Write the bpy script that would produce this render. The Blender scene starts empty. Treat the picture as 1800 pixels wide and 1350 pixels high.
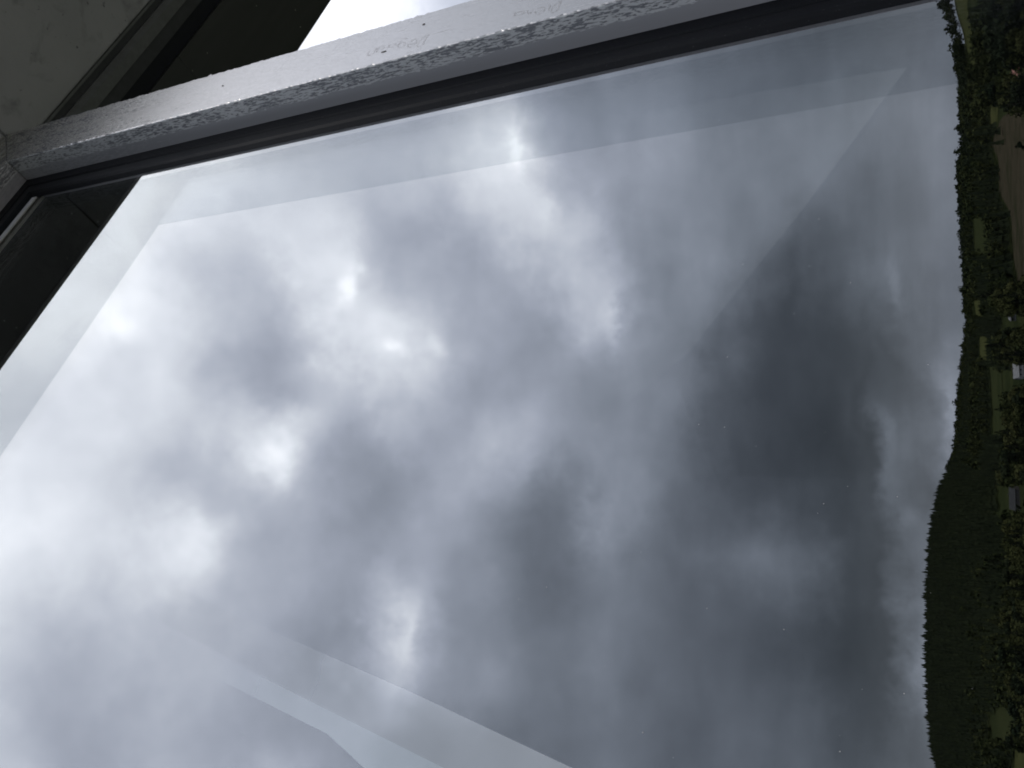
import bpy, bmesh, math, random
import numpy as np
from mathutils import Vector, Matrix
random.seed(7); rng = np.random.default_rng(7)
sc = bpy.context.scene
C = sc.collection

# ------------------------------------------------------------------ camera
EYE = 45.0
F_PX = 1457.0
PITCH, ROLL = math.radians(27.8), math.radians(2.08)
fwd = Vector((0, math.cos(PITCH), math.sin(PITCH)))
cx0 = Vector((0, math.sin(PITCH), -math.cos(PITCH)))
cy0 = Vector((1, 0, 0))
cX = cx0*math.cos(ROLL) - cy0*math.sin(ROLL)          # phone held on its side: picture right is down
cY = cx0*math.sin(ROLL) + cy0*math.cos(ROLL)
cam = bpy.data.cameras.new('camera')
cam.sensor_fit = 'HORIZONTAL'; cam.sensor_width = 36.0
cam.lens = 36.0*F_PX/1800.0
cam.clip_start = 0.01; cam.clip_end = 40000
co = bpy.data.objects.new('camera', cam); C.objects.link(co)
M = Matrix.Identity(4)
for i, a in enumerate((cX, cY, -fwd)):
    for j in range(3): M[j][i] = a[j]
M.translation = (0, 0, EYE)
co.matrix_world = M
sc.camera = co

def ray(x, y):
    return fwd + cX*((x-900)/F_PX) + cY*((675-y)/F_PX)
def to_px(p):
    v = Vector(p) - Vector((0, 0, EYE)); w = v.dot(fwd)
    return 900+F_PX*v.dot(cX)/w, 675-F_PX*v.dot(cY)/w

# window line: s runs along the glazing, n points out of the tower
TH = math.radians(37.2)
def W(s, n, z):
    return Vector((s*math.cos(TH)-n*math.sin(TH), s*math.sin(TH)+n*math.cos(TH), EYE+z))

# ------------------------------------------------------------------ exposure, sun, sky
sc.view_settings.view_transform = 'Standard'; sc.view_settings.look = 'None'
sc.view_settings.gamma = 1; sc.view_settings.exposure = 0.0
sc.view_settings.use_curve_mapping = False
sc.cycles.max_bounces = 10; sc.cycles.transparent_max_bounces = 16
sc.cycles.caustics_reflective = False
sc.cycles.pixel_filter_type = 'BLACKMAN_HARRIS'; sc.cycles.filter_width = 1.9

sdir = (W(0.15, -0.35, 1.0)-W(0, 0, 0)).normalized()      # towards the veiled sun
sun = bpy.data.lights.new('sun', 'SUN'); sun.energy = 1.5; sun.angle = math.radians(16)
sun.color = (1.0, 0.93, 0.84)
so = bpy.data.objects.new('sun', sun); C.objects.link(so)
so.rotation_euler = sdir.to_track_quat('Z', 'Y').to_euler()

world = bpy.data.worlds.new('World'); sc.world = world; world.use_nodes = True
nt = world.node_tree; nt.nodes.clear()
N, L = nt.nodes, nt.links
def val(node_in, v):
    if isinstance(v, bpy.types.NodeSocket): L.new(v, node_in)
    else: node_in.default_value = v
def mth(op, a, b=0.0, c=0.0):
    nd = N.new('ShaderNodeMath'); nd.operation = op
    val(nd.inputs[0], a); val(nd.inputs[1], b); val(nd.inputs[2], c)
    return nd.outputs[0]
def vm(op, a, b=(0, 0, 0), out=0):
    nd = N.new('ShaderNodeVectorMath'); nd.operation = op
    val(nd.inputs[0], a); val(nd.inputs[1], b)
    return nd.outputs[out]
def scale(a, k):
    nd = N.new('ShaderNodeVectorMath'); nd.operation = 'SCALE'
    val(nd.inputs[0], a); val(nd.inputs['Scale'], k); return nd.outputs[0]
def noise(vec, s, det=5, rough=0.55, col=False, dist=0.0):
    nd = N.new('ShaderNodeTexNoise'); nd.inputs['Scale'].default_value = s
    nd.inputs['Detail'].default_value = det; nd.inputs['Roughness'].default_value = rough
    nd.inputs['Distortion'].default_value = dist
    L.new(vec, nd.inputs['Vector']); return nd.outputs['Color' if col else 'Fac']
tc = N.new('ShaderNodeTexCoord'); dirv = tc.outputs['Generated']
w1 = scale(vm('SUBTRACT', noise(dirv, 7, 4, 0.5, True), (0.5, 0.5, 0.5)), 0.035)
w2 = scale(vm('SUBTRACT', noise(dirv, 12, 8, 0.60, True), (0.5, 0.5, 0.5)), 0.105)
dw = vm('NORMALIZE', vm('ADD', dirv, vm('ADD', w1, w2)))
sep = N.new('ShaderNodeSeparateXYZ'); L.new(dirv, sep.inputs[0])
zz = mth('MAXIMUM', sep.outputs[2], 0.0)
# cloud base brightness (log) by height: a dark overcast near the horizon, thin and bright overhead
ramp = N.new('ShaderNodeFloatCurve')
cu = ramp.mapping.curves[0]
PROF = [(0.0, .13), (0.045, .10), (0.12, .085), (0.21, .12), (0.31, .19), (0.42, .275), (0.52, .36),
        (0.64, .48), (0.77, .66), (0.86, .78), (0.94, .86), (1.0, .9)]
SKY_GAIN = 1.95
while len(cu.points) < len(PROF): cu.points.new(0.5, 0.5)
for p, (a, b) in zip(cu.points, PROF): p.location = (a, (math.log(b*SKY_GAIN)+3)/4)
ramp.mapping.use_clip = False; ramp.mapping.update()
L.new(zz, ramp.inputs['Value'])
acc = mth('MULTIPLY_ADD', ramp.outputs[0], 4.0, -3.0)
# separate cloud masses, each a soft lump in one direction of the sky: (picture x, y, half width, strength)
CL = [
#CLBEGIN
 (690,250,105,0.01),(780,250,87,0.21),(850,250,83,0.17),(905,250,71,0.52),(960,250,71,0.13),(1010,250,78,-0.20),(1100,250,91,0.50),(1200,250,92,0.13),
 (1300,250,97,0.16),(1400,250,103,0.34),(1500,250,105,0.30),(1600,250,95,0.21),(1660,250,105,0.24),(285,330,99,0.24),(400,330,102,0.30),(640,330,86,0.19),
 (760,330,86,0.07),(930,330,76,0.24),(1040,330,83,-0.33),(1150,330,86,0.21),(1250,330,86,-0.28),(1380,330,89,0.03),(1560,330,86,-0.24),(220,400,90,0.20),
 (300,400,79,-0.22),(400,400,84,0.08),(500,400,84,-0.15),(560,400,76,0.36),(640,400,71,-0.08),(700,400,78,-0.21),(800,400,88,0.23),(900,400,76,0.02),
 (960,400,66,0.48),(1020,400,70,0.27),(1100,400,80,-0.13),(1200,400,84,0.37),(1300,400,87,-0.06),(1400,400,84,0.37),(1500,400,89,-0.11),(1600,400,75,0.01),
 (1660,400,88,0.16),(180,480,100,0.35),(300,480,91,-0.13),(420,480,83,-0.19),(520,480,79,-0.09),(600,480,76,0.41),(680,480,75,-0.36),(760,480,79,-0.03),
 (860,480,81,-0.06),(950,480,79,-0.08),(1030,480,73,0.56),(1100,480,72,-0.58),(1200,480,81,0.21),(1300,480,81,0.14),(1390,480,79,-0.28),(1480,480,83,0.09),
 (1590,480,72,0.44),(1650,480,72,-0.15),(200,550,87,0.00),(300,550,81,0.11),(400,550,78,0.06),(480,550,80,0.03),(600,550,81,0.32),(700,550,71,0.03),
 (760,550,64,0.10),(820,550,70,0.06),(900,550,76,0.13),(1000,550,74,-0.13),(1076,550,68,1.05),(1140,550,65,-0.40),(1200,550,69,0.07),(1300,550,81,0.23),
 (1400,550,81,-0.44),(1500,550,77,0.22),(1580,550,69,0.05),(1650,550,72,-0.10),(100,620,98,0.33),(200,620,91,-0.26),(320,620,88,0.12),(430,620,78,-0.21),
 (540,620,87,-0.14),(640,620,79,0.09),(720,620,74,0.40),(800,620,74,-0.26),(880,620,78,0.13),(980,620,80,-0.29),(1060,620,79,0.06),(1150,620,78,-0.13),
 (1230,620,76,0.23),(1310,620,77,-0.30),(1400,620,83,-0.18),(1500,620,77,-0.13),(1580,620,69,-0.44),(1640,620,70,0.33),(50,700,100,-0.04),(150,700,90,-0.24),
 (300,700,92,0.14),(400,700,74,-0.07),(450,700,70,-0.48),(550,700,85,-0.15),(650,700,82,0.15),(740,700,73,0.39),(800,700,74,-0.41),(900,700,84,0.13),
 (1000,700,84,0.09),(1100,700,85,-0.16),(1200,700,80,0.23),(1280,700,74,-0.23),(1350,700,81,-0.24),(1450,700,78,0.15),(1515,700,61,-0.48),(1550,700,57,0.71),
 (1600,700,55,-0.40),(1640,700,52,-0.89),(1665,700,59,1.14),(60,775,92,-0.16),(200,775,94,0.15),(330,775,83,0.09),(420,775,70,0.22),(480,775,70,0.78),
 (560,775,74,0.15),(640,775,79,-0.37),(740,775,78,0.10),(820,775,73,-0.13),(890,775,69,0.22),(960,775,74,0.23),(1040,775,77,0.04),(1120,775,77,-0.11),
 (1220,775,79,0.39),(1300,775,77,-0.48),(1400,775,83,0.24),(1480,775,68,-0.66),(1525,775,55,-0.51),(1560,775,59,1.00),(1620,775,60,-0.39),(1660,775,66,0.55),
 (50,850,89,0.11),(150,850,87,0.19),(250,850,77,-0.11),(310,850,74,-0.41),(400,850,80,-0.55),(490,850,74,-0.13),(560,850,74,-0.02),(650,850,81,-0.34),
 (750,850,83,0.07),(850,850,69,0.03),(900,850,63,0.13),(960,850,63,-0.45),(1010,850,66,-0.35),(1080,850,71,0.50),(1150,850,77,-0.29),(1250,850,75,0.08),
 (1320,850,79,-0.64),(1450,850,77,-0.17),(1530,850,64,-0.30),(1570,850,57,0.95),(1620,850,68,-0.95),(50,925,89,0.03),(150,925,83,-0.30),(260,925,80,0.06),
 (345,925,76,0.72),(420,925,74,-0.06),(500,925,77,-0.19),(580,925,76,0.24),(660,925,76,-0.18),(760,925,79,0.04),(840,925,76,-0.08),(920,925,72,-0.01),
 (990,925,72,-0.32),(1070,925,74,0.58),(1150,925,78,-0.33),(1250,925,83,0.00),(1350,925,85,0.13),(1450,925,77,-0.05),(1525,925,67,-0.68),(1580,925,59,0.86),
 (1620,925,68,-0.10),(50,1000,89,0.10),(150,1000,75,0.01),(215,1000,81,0.19),(350,1000,85,-0.04),(450,1000,86,-0.12),(550,1000,83,0.14),(650,1000,75,-0.32),
 (710,1000,75,0.18),(800,1000,81,-0.03),(900,1000,80,-0.01),(980,1000,73,-0.51),(1050,1000,76,0.11),(1150,1000,83,-0.09),(1250,1000,86,0.01),(1360,1000,83,0.46),
 (1450,1000,76,0.31),(1530,1000,69,-0.66),(1590,1000,69,0.38),(50,1075,89,-0.05),(150,1075,83,-0.13),(260,1075,95,-0.12),(380,1075,88,-0.36),(500,1075,84,0.28),
 (600,1075,84,-0.51),(700,1075,74,0.62),(770,1075,73,-0.49),(850,1075,80,0.04),(950,1075,82,-0.21),(1050,1075,83,-0.01),(1150,1075,83,-0.17),(1250,1075,83,-0.18),
 (1350,1075,83,-0.25),(1450,1075,78,0.04),(1530,1075,69,-0.85),(1590,1075,72,0.73),(50,1150,90,-0.13),(150,1150,90,-0.14),(300,1150,90,0.14),(400,1150,87,0.05),
 (500,1150,89,0.06),(600,1150,88,-0.44),(705,1150,76,0.88),(770,1150,71,-0.67),(850,1150,80,0.25),(950,1150,84,-0.27),(1050,1150,84,0.17),(1150,1150,84,-0.11),
 (1250,1150,84,0.04),(1350,1150,84,-0.25),(1450,1150,81,0.01),(1535,1150,70,-1.03),(1590,1150,73,0.95),(60,1230,95,0.08),(180,1230,102,-0.03),(320,1230,95,0.06),
 (440,1230,93,-0.34),(560,1230,92,-0.08),(690,1230,87,0.28),(780,1230,83,-0.05),(860,1230,81,0.48),(960,1230,86,-0.29),(1060,1230,86,0.24),(1160,1230,86,-0.17),
 (1260,1230,86,0.10),(1360,1230,86,-0.09),(1460,1230,80,0.26),(1535,1230,69,-0.79),(1590,1230,74,0.60),(50,1310,105,-0.22),(150,1310,105,-0.41),(300,1310,105,-0.13),
 (420,1310,105,-0.07),(560,1310,105,0.12),(700,1310,105,-0.60),(840,1310,103,-0.44),(950,1310,98,-0.30),(1050,1310,95,-0.06),(1150,1310,95,-0.30),(1250,1310,95,-0.09),
 (1350,1310,95,-0.02),(1450,1310,90,0.28),(1530,1310,78,-0.52),(1600,1310,96,0.18),
#CLEND
 (640,5,85,.75)]
for (x, y, sg, amp) in CL:
    if abs(amp) < 0.004: continue
    c = ray(x, y).normalized()
    sa = ((ray(x+sg, y).normalized()-c).length+(ray(x, y+sg).normalized()-c).length)/2
    k = 1/(sa*sa)
    g = mth('EXPONENT', mth('MULTIPLY_ADD', vm('DOT_PRODUCT', dw, tuple(c), 1), k, -k))
    acc = mth('MULTIPLY_ADD', g, amp, acc)
# small crisp breaks and edges: (x, y, half width, half length, tilt, strength)
FINE = [(612,500,13,30,8,.35),(905,250,13,34,-15,.35),(1078,562,10,26,-15,.3),(703,1110,12,50,5,.25),(1562,745,10,30,0,.3),(1555,830,14,24,0,.3),
 (1578,900,12,20,0,.3),(1588,515,8,45,-14,.3),(1666,750,9,70,4,.25),(495,800,20,26,0,.22),(350,925,24,32,0,.2),(700,625,20,12,20,.22),(755,612,14,14,0,.2),
 (195,585,20,26,0,.2),(1527,770,9,110,0,-.3),(1545,1090,9,150,6,-.22),(870,800,26,18,0,.14),(960,365,12,26,-10,.2),(1400,470,10,70,2,-.15),(1560,600,14,50,-25,-.15)]
dh = vm('NORMALIZE', vm('ADD', dirv, scale(vm('ADD', w1, w2), 0.8)))
for (x, y, a, b, phi, amp) in FINE:
    c = ray(x, y).normalized(); ph = math.radians(phi)
    v1 = ray(x+a*math.cos(ph), y+a*math.sin(ph)).normalized()-c
    v2 = ray(x-b*math.sin(ph), y+b*math.cos(ph)).normalized()-c
    v1 = v1-c*v1.dot(c); v2 = v2-c*v2.dot(c)
    u = vm('DOT_PRODUCT', dh, tuple(v1/v1.length_squared), 1)
    v = vm('DOT_PRODUCT', dh, tuple(v2/v2.length_squared), 1)
    q = mth('MULTIPLY_ADD', u, u, mth('MULTIPLY', v, v))
    acc = mth('MULTIPLY_ADD', mth('EXPONENT', mth('MULTIPLY', q, -0.5)), amp, acc)
# cloud texture on a flat ceiling of cloud, so it draws together towards the horizon
inv = mth('DIVIDE', 1.0, mth('ADD', zz, 0.16))
cp = N.new('ShaderNodeCombineXYZ')
L.new(mth('MULTIPLY', sep.outputs[0], inv), cp.inputs[0]); L.new(mth('MULTIPLY', sep.outputs[1], inv), cp.inputs[1])
n1 = noise(cp.outputs[0], 1.5, 6, 0.52, dist=0.3)
n2 = noise(cp.outputs[0], 5.0, 5, 0.5, dist=0.2)
n3 = noise(dirv, 16.0, 6, 0.55)
acc = mth('MULTIPLY_ADD', mth('SUBTRACT', n1, 0.5), 0.35, acc)
acc = mth('MULTIPLY_ADD', mth('SUBTRACT', n2, 0.5), mth('MULTIPLY_ADD', mth('MINIMUM', mth('MULTIPLY', zz, 3.0), 1.0), 0.34, 0.08), acc)
acc = mth('MULTIPLY_ADD', mth('SUBTRACT', n3, 0.5), 0.42, acc)
lum = mth('POWER', 2.7183, acc)
cr = N.new('ShaderNodeValToRGB')
e = cr.color_ramp.elements
e[0].position = 0.0; e[0].color = (0.865, 0.965, 1.13, 1)
e[1].position = 1.0; e[1].color = (0.995, 1.0, 1.02, 1)
for p, cl in ((0.16, (0.875, .962, 1.13, 1)), (0.36, (0.905, .962, 1.12, 1)), (0.62, (0.96, .985, 1.06, 1))):
    q = cr.color_ramp.elements.new(p); q.color = cl
L.new(mth('MULTIPLY', lum, 1/SKY_GAIN), cr.inputs[0])
cloud = scale(cr.outputs[0], lum)
sky = N.new('ShaderNodeTexSky'); sky.sky_type = 'NISHITA'; sky.sun_disc = False
sky.sun_elevation = math.asin(sdir.z); sky.sun_rotation = math.atan2(sdir.x, sdir.y)
sky.altitude = 300
clear = scale(sky.outputs[0], 0.10)
mx = N.new('ShaderNodeMix'); mx.data_type = 'RGBA'; mx.inputs['Factor'].default_value = 0.955
L.new(clear, mx.inputs['A']); L.new(cloud, mx.inputs['B'])
bg = N.new('ShaderNodeBackground'); bg.inputs['Strength'].default_value = 1.0
L.new(mx.outputs['Result'], bg.inputs['Color'])
wo = N.new('ShaderNodeOutputWorld'); L.new(bg.outputs[0], wo.inputs['Surface'])
try:
    world.cycles.sampling_method = 'MANUAL'; world.cycles.sample_map_resolution = 512
except Exception: pass

# ------------------------------------------------------------------ helpers
def tag(o, label=None, cat=None, group=None, kind=None):
    if label: o['label'] = label
    if cat: o['category'] = cat
    if group: o['group'] = group
    if kind: o['kind'] = kind
    return o
def mesh(name, vs, fs, mat, smooth=False):
    me = bpy.data.meshes.new(name); me.from_pydata([tuple(v) for v in vs], [], fs); me.update()
    if mat: me.materials.append(mat)
    if smooth:
        for p in me.polygons: p.use_smooth = True
    return me
def link(name, me, parent=None):
    o = bpy.data.objects.new(name, me); C.objects.link(o)
    if parent: o.parent = parent
    return o
def thing(name, base, label, cat, rot=TH, group=None):
    """an Empty at the thing's base; base given in window coordinates (s, n, z)"""
    o = bpy.data.objects.new(name, None); C.objects.link(o)
    o.location = W(*base); o.rotation_euler = (0, 0, rot); o.empty_display_size = 0.2
    o['base'] = base
    return tag(o, label, cat, group)
def box_geo(a, b):
    (x0, y0, z0), (x1, y1, z1) = a, b
    vs = [(x0,y0,z0),(x1,y0,z0),(x1,y1,z0),(x0,y1,z0),(x0,y0,z1),(x1,y0,z1),(x1,y1,z1),(x0,y1,z1)]
    fs = [(0,3,2,1),(4,5,6,7),(0,1,5,4),(1,2,6,5),(2,3,7,6),(3,0,4,7)]
    return vs, fs
def bevel_me(me, w, seg=2):
    bm = bmesh.new(); bm.from_mesh(me)
    bmesh.ops.bevel(bm, geom=bm.edges[:], offset=w, segments=seg, affect='EDGES', profile=0.5)
    bm.to_mesh(me); bm.free(); return me
def part(name, th, vs, fs, mat, bev=0, seg=2, smooth=False, parent=None):
    b = th['base']
    me = mesh(name, [(v[0]-b[0], v[1]-b[1], v[2]-b[2]) for v in vs], fs, mat, smooth)
    if bev: bevel_me(me, bev, seg)
    return link(name, me, parent or th)
def pbox(name, th, a, b, mat, bev=0.002, parent=None):
    return part(name, th, *box_geo(a, b), mat, bev, parent=parent)
def prism(profile, axis, z0, z1, segs=1, jit=None, topfn=None):
    """sweep a closed (p, q) profile; axis 'z': profile is (s, n); axis 's': profile is (n, z)"""
    vs, fs = [], []; m = len(profile)
    for k in range(segs+1):
        t = k/segs
        for i, (p, q) in enumerate(profile):
            j = jit(i, t) if jit else (0, 0)
            zt = z1(p, q) if callable(z1) else z1
            zb = z0(p, q) if callable(z0) else z0
            a = zb+(zt-zb)*t
            vs.append((p+j[0], q+j[1], a) if axis == 'z' else (a, p+j[0], q+j[1]))
    for k in range(segs):
        for i in range(m):
            j = (i+1) % m
            fs.append((k*m+i, k*m+j, (k+1)*m+j, (k+1)*m+i))
    fs.append(tuple(range(m-1, -1, -1))); fs.append(tuple(segs*m+i for i in range(m)))
    return vs, fs

class Mat:
    def __init__(self, name, color=(.5,.5,.5), rough=.7, metallic=0.0, spec=0.5):
        self.m = bpy.data.materials.new(name); self.m.use_nodes = True
        self.t = self.m.node_tree; self.b = self.t.nodes['Principled BSDF']
        self.b.inputs['Base Color'].default_value = (*color, 1)
        self.b.inputs['Roughness'].default_value = rough
        self.b.inputs['Metallic'].default_value = metallic
        self.b.inputs['Specular IOR Level'].default_value = spec
        self._co = None
    def n(self, typ, **kw):
        nd = self.t.nodes.new(typ)
        for k, v in kw.items(): setattr(nd, k, v)
        return nd
    def set(self, sock, v):
        if isinstance(v, bpy.types.NodeSocket): self.t.links.new(v, sock)
        else: sock.default_value = v
    def coord(self, kind='Object', sc3=(1,1,1)):
        if self._co is None: self._co = self.n('ShaderNodeTexCoord')
        mp = self.n('ShaderNodeMapping'); mp.inputs['Scale'].default_value = sc3
        self.t.links.new(self._co.outputs[kind], mp.inputs[0]); return mp.outputs[0]
    def geo(self): return self.n('ShaderNodeNewGeometry')
    def noise(self, vec, s=5, det=4, rough=.55, dist=0):
        nd = self.n('ShaderNodeTexNoise'); self.set(nd.inputs['Vector'], vec)
        nd.inputs['Scale'].default_value = s; nd.inputs['Detail'].default_value = det
        nd.inputs['Roughness'].default_value = rough; nd.inputs['Distortion'].default_value = dist
        return nd.outputs['Fac']
    def ramp(self, fac, stops, interp='LINEAR'):
        nd = self.n('ShaderNodeValToRGB'); nd.color_ramp.interpolation = interp
        self.set(nd.inputs[0], fac); el = nd.color_ramp.elements
        while len(el) < len(stops): el.new(0.5)
        for e_, (p, c) in zip(el, stops):
            e_.position = p
            e_.color = (*c, 1) if isinstance(c, tuple) else (c, c, c, 1)
        return nd.outputs[0]
    def mix(self, f, a, b):
        nd = self.n('ShaderNodeMix', data_type='RGBA')
        self.set(nd.inputs['Factor'], f)
        self.set(nd.inputs['A'], a if not isinstance(a, tuple) else (*a, 1))
        self.set(nd.inputs['B'], b if not isinstance(b, tuple) else (*b, 1))
        return nd.outputs['Result']
    def math(self, op, a, b=0.0, c=0.0):
        nd = self.n('ShaderNodeMath', operation=op)
        self.set(nd.inputs[0], a); self.set(nd.inputs[1], b); self.set(nd.inputs[2], c); return nd.outputs[0]
    def color(self, v): self.set(self.b.inputs['Base Color'], v)
    def rough(self, v): self.set(self.b.inputs['Roughness'], v)
    def bump(self, h, dist=.001, strength=1.0):
        nd = self.n('ShaderNodeBump'); nd.inputs['Distance'].default_value = dist
        nd.inputs['Strength'].default_value = strength
        self.set(nd.inputs['Height'], h); self.t.links.new(nd.outputs[0], self.b.inputs['Normal'])
    def sep(self, v):
        nd = self.n('ShaderNodeSeparateXYZ'); self.set(nd.inputs[0], v); return nd.outputs

# ---- materials of the place at hand
def worn_paint(name, along):
    """old paint flaking off in short streaks along the grain; along = 'z' (stile) or 's' (rail)"""
    m = Mat(name, rough=.3, spec=.8)
    k = (520, 520, 105) if along == 'z' else (105, 520, 520)
    kc = (90, 90, 22) if along == 'z' else (22, 90, 90)
    co = m.coord('Object'); o = m.sep(co)
    fine = m.noise(m.coord('Object', k), 1, 4, .6, .4)
    coarse = m.noise(m.coord('Object', kc), 1, 3, .5)
    flake = m.math('ADD', fine, m.math('MULTIPLY', m.math('SUBTRACT', coarse, .5), .35))
    chip = m.ramp(flake, [(.465, 0.0), (.505, 1.0)])
    # distance back from the front face: flaked zone first, then the sheltered smooth coat
    depth = m.math('ADD', o[1], 0.05)                                   # 0 at the front face
    lim = m.math('MULTIPLY_ADD', m.math('SUBTRACT', coarse, .5), .006, .021)
    lim = m.math('MULTIPLY_ADD', m.math('SUBTRACT', fine, .5), .012, lim)
    smooth = m.math('GREATER_THAN', depth, lim)
    front = m.math('LESS_THAN', depth, .0008)
    gx = m.noise(m.coord('Object', (900, 900, 30) if along == 'z' else (30, 900, 900)), 1, 3, .5)
    pale_f = m.mix(gx, (.74, .72, .70), (.90, .875, .85))
    dark_f = m.mix(coarse, (.07, .07, .085), (.17, .168, .175))
    # the front has been rubbed: fewer chips low down, flaked raw near the top corner
    top = m.math('MULTIPLY_ADD', o[2], 2.6, -4.35) if along == 'z' else m.math('ADD', .9, 0.0)
    long_ = m.noise(m.coord('Object', (430, 430, 22) if along == 'z' else (22, 430, 430)), 1, 5, .62, .6)
    topc = m.math('MINIMUM', m.math('MAXIMUM', top, 0), 1)
    wear = m.mix(topc, long_, m.math('MULTIPLY_ADD', m.math('SUBTRACT', flake, .5), 1.2, .46))
    chipf = m.ramp(m.math('MULTIPLY_ADD', topc, -.175, m.math('ADD', m.sep(wear)[0], .13)), [(.36, 0.0), (.47, 1.0)])
    frontc = m.mix(chipf, dark_f, pale_f)
    sidec = m.mix(chip, (.24, .25, .28), (.74, .76, .79))
    worn = m.mix(front, sidec, frontc)
    m.color(m.mix(smooth, worn, (.44, .45, .49)))
    m.rough(m.math('MULTIPLY_ADD', m.math('SUBTRACT', 1, chipf), .2, .27))
    m.set(m.b.inputs['Metallic'], m.math('MULTIPLY', m.math('MULTIPLY', front, chipf), .85))
    m.bump(m.math('MULTIPLY_ADD', m.math('SUBTRACT', 1, smooth), m.math('ADD', chip, m.math('MULTIPLY', gx, .3)), 0), .0004, .2)
    return m.m
M_STILE = worn_paint('worn_grey_paint_upright', 'z')
M_RAIL = worn_paint('worn_grey_paint_level', 's')

def dark_paint(name, base, rough=.45, dust=.5):
    m = Mat(name, base, rough, spec=.25)
    co = m.coord('Object')
    a = m.noise(m.coord('Object', (60, 60, 14)), 1, 5, .6)
    d = m.noise(co, 420, 3, .6)
    sp = m.ramp(d, [(.66, 0.0), (.72, 1.0)])
    c1 = m.mix(a, tuple(x*.7 for x in base), tuple(min(1, x*1.5) for x in base))
    m.color(m.mix(m.math('MULTIPLY', sp, dust), c1, (.22, .22, .23)))
    m.rough(m.math('MULTIPLY_ADD', a, .3, rough-.15)); m.bump(a, .0006, .4)
    return m.m
M_SASH = dark_paint('sash_black_paint', (.006, .007, .010), .5, .2)
M_GASKET = dark_paint('black_rubber', (.012, .012, .014), .6, .5)
M_CHANNEL = dark_paint('channel_dark_paint', (.055, .060, .066), .5, .2)
M_WORNCH = dark_paint('channel_scuffed_paint', (.14, .15, .155), .55, .9)
M_NAVY = dark_paint('navy_black_paint', (.012, .014, .022), .5, .1)
M_ALU = Mat('dull_aluminium', (.55, .56, .58), .4, .6)
_c = M_ALU.noise(M_ALU.coord('Object', (20, 200, 200)), 1, 3); M_ALU.color(M_ALU.mix(_c, (.38, .39, .41), (.62, .62, .64))); M_ALU = M_ALU.m

def soffit_mat():
    m = Mat('dark_brown_board', (.03, .03, .025), .6)
    co = m.coord('Object')
    g = m.noise(m.coord('Object', (3, 40, 40)), 1, 5, .6)
    vo = m.n('ShaderNodeTexVoronoi'); m.set(vo.inputs['Vector'], co); vo.inputs['Scale'].default_value = 42
    speck = m.ramp(vo.outputs['Distance'], [(.045, 1.0), (.075, 0.0)])
    rnd = m.math('GREATER_THAN', m.sep(vo.outputs['Color'])[0], .62)
    m.color(m.mix(m.math('MULTIPLY', speck, rnd), m.mix(g, (.036, .040, .042), (.058, .063, .065)), (.5, .5, .48)))
    m.bump(g, .001, .3)
    return m.m
M_SOFFIT = soffit_mat()
def concrete(name, lo, hi, sc_=3.0):
    m = Mat(name, hi, .85)
    co = m.coord('Object')
    a = m.noise(co, sc_, 6, .6); b = m.noise(co, 60, 4, .6); c = m.noise(co, 14, 4, .6, .5)
    col = m.mix(m.ramp(a, [(.3, 0.0), (.7, 1.0)]), lo, hi)
    col = m.mix(m.ramp(c, [(.32, .75), (.47, 0.0)]), col, tuple(x*.6 for x in lo))
    pits = m.ramp(b, [(.28, 1.0), (.34, 0.0)])
    m.color(m.mix(pits, col, tuple(x*.45 for x in lo)))
    m.bump(m.math('ADD', b, m.math('MULTIPLY', a, 2)), .004, .5)
    return m.m
M_CONC = concrete('weathered_concrete', (.335, .35, .375), (.45, .465, .49))
M_CONC2 = concrete('terrace_concrete', (.24, .23, .21), (.34, .33, .30), 1.5)
def plain(name, lo, hi, rough=.7, s=8, metallic=0, bump=.002):
    m = Mat(name, hi, rough, metallic)
    a = m.noise(m.coord('Object'), s, 5, .6)
    m.color(m.mix(m.ramp(a, [(.3, 0.0), (.7, 1.0)]), lo, hi)); m.bump(a, bump, .4)
    return m.m
M_TRIM = plain('eave_trim_grey', (.34, .33, .35), (.44, .43, .45), .5, 30)
M_SHEET = plain('dark_prop_sheet', (.05, .052, .055), (.08, .083, .086), .55, 4)
M_WHITE = plain('white_prop_paint', (.62, .64, .62), (.8, .81, .79), .5, 9)
M_PEN = plain('pencil_grey', (.52, .50, .49), (.66, .64, .62), .4, 300, .7, 0)
M_HOLE = plain('nail_dark', (.03, .025, .02), (.06, .045, .035), .7, 300, bump=0)
M_FLAKE = plain('lifted_paint_flake', (.34, .35, .33), (.52, .53, .50), .6, 180)
M_BEAD = plain('pale_bead_paint', (.62, .63, .64), (.8, .8, .8), .5, 60)
M_DUST = plain('dust_grain', (.5, .5, .5), (.7, .7, .7), .8, 100)

def glass_mat():
    m = Mat('window_glass'); t = m.t; t.nodes.remove(m.b)
    lw = m.n('ShaderNodeLayerWeight'); lw.inputs['Blend'].default_value = .5
    f5 = m.math('POWER', lw.outputs['Facing'], 5.0)
    fr = m.math('MULTIPLY_ADD', f5, .42, .008)
    tr = m.n('ShaderNodeBsdfTransparent'); tr.inputs['Color'].default_value = (.848, .855, .862, 1)
    gl = m.n('ShaderNodeBsdfGlossy'); gl.inputs['Roughness'].default_value = 0.0
    gl.inputs['Color'].default_value = (.96, .97, 1, 1)
    mxs = m.n('ShaderNodeMixShader'); t.links.new(fr, mxs.inputs[0])
    t.links.new(tr.outputs[0], mxs.inputs[1]); t.links.new(gl.outputs[0], mxs.inputs[2])
    t.links.new(mxs.outputs[0], t.nodes['Material Output'].inputs['Surface'])
    return m.m
M_GLASS = glass_mat()
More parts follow.
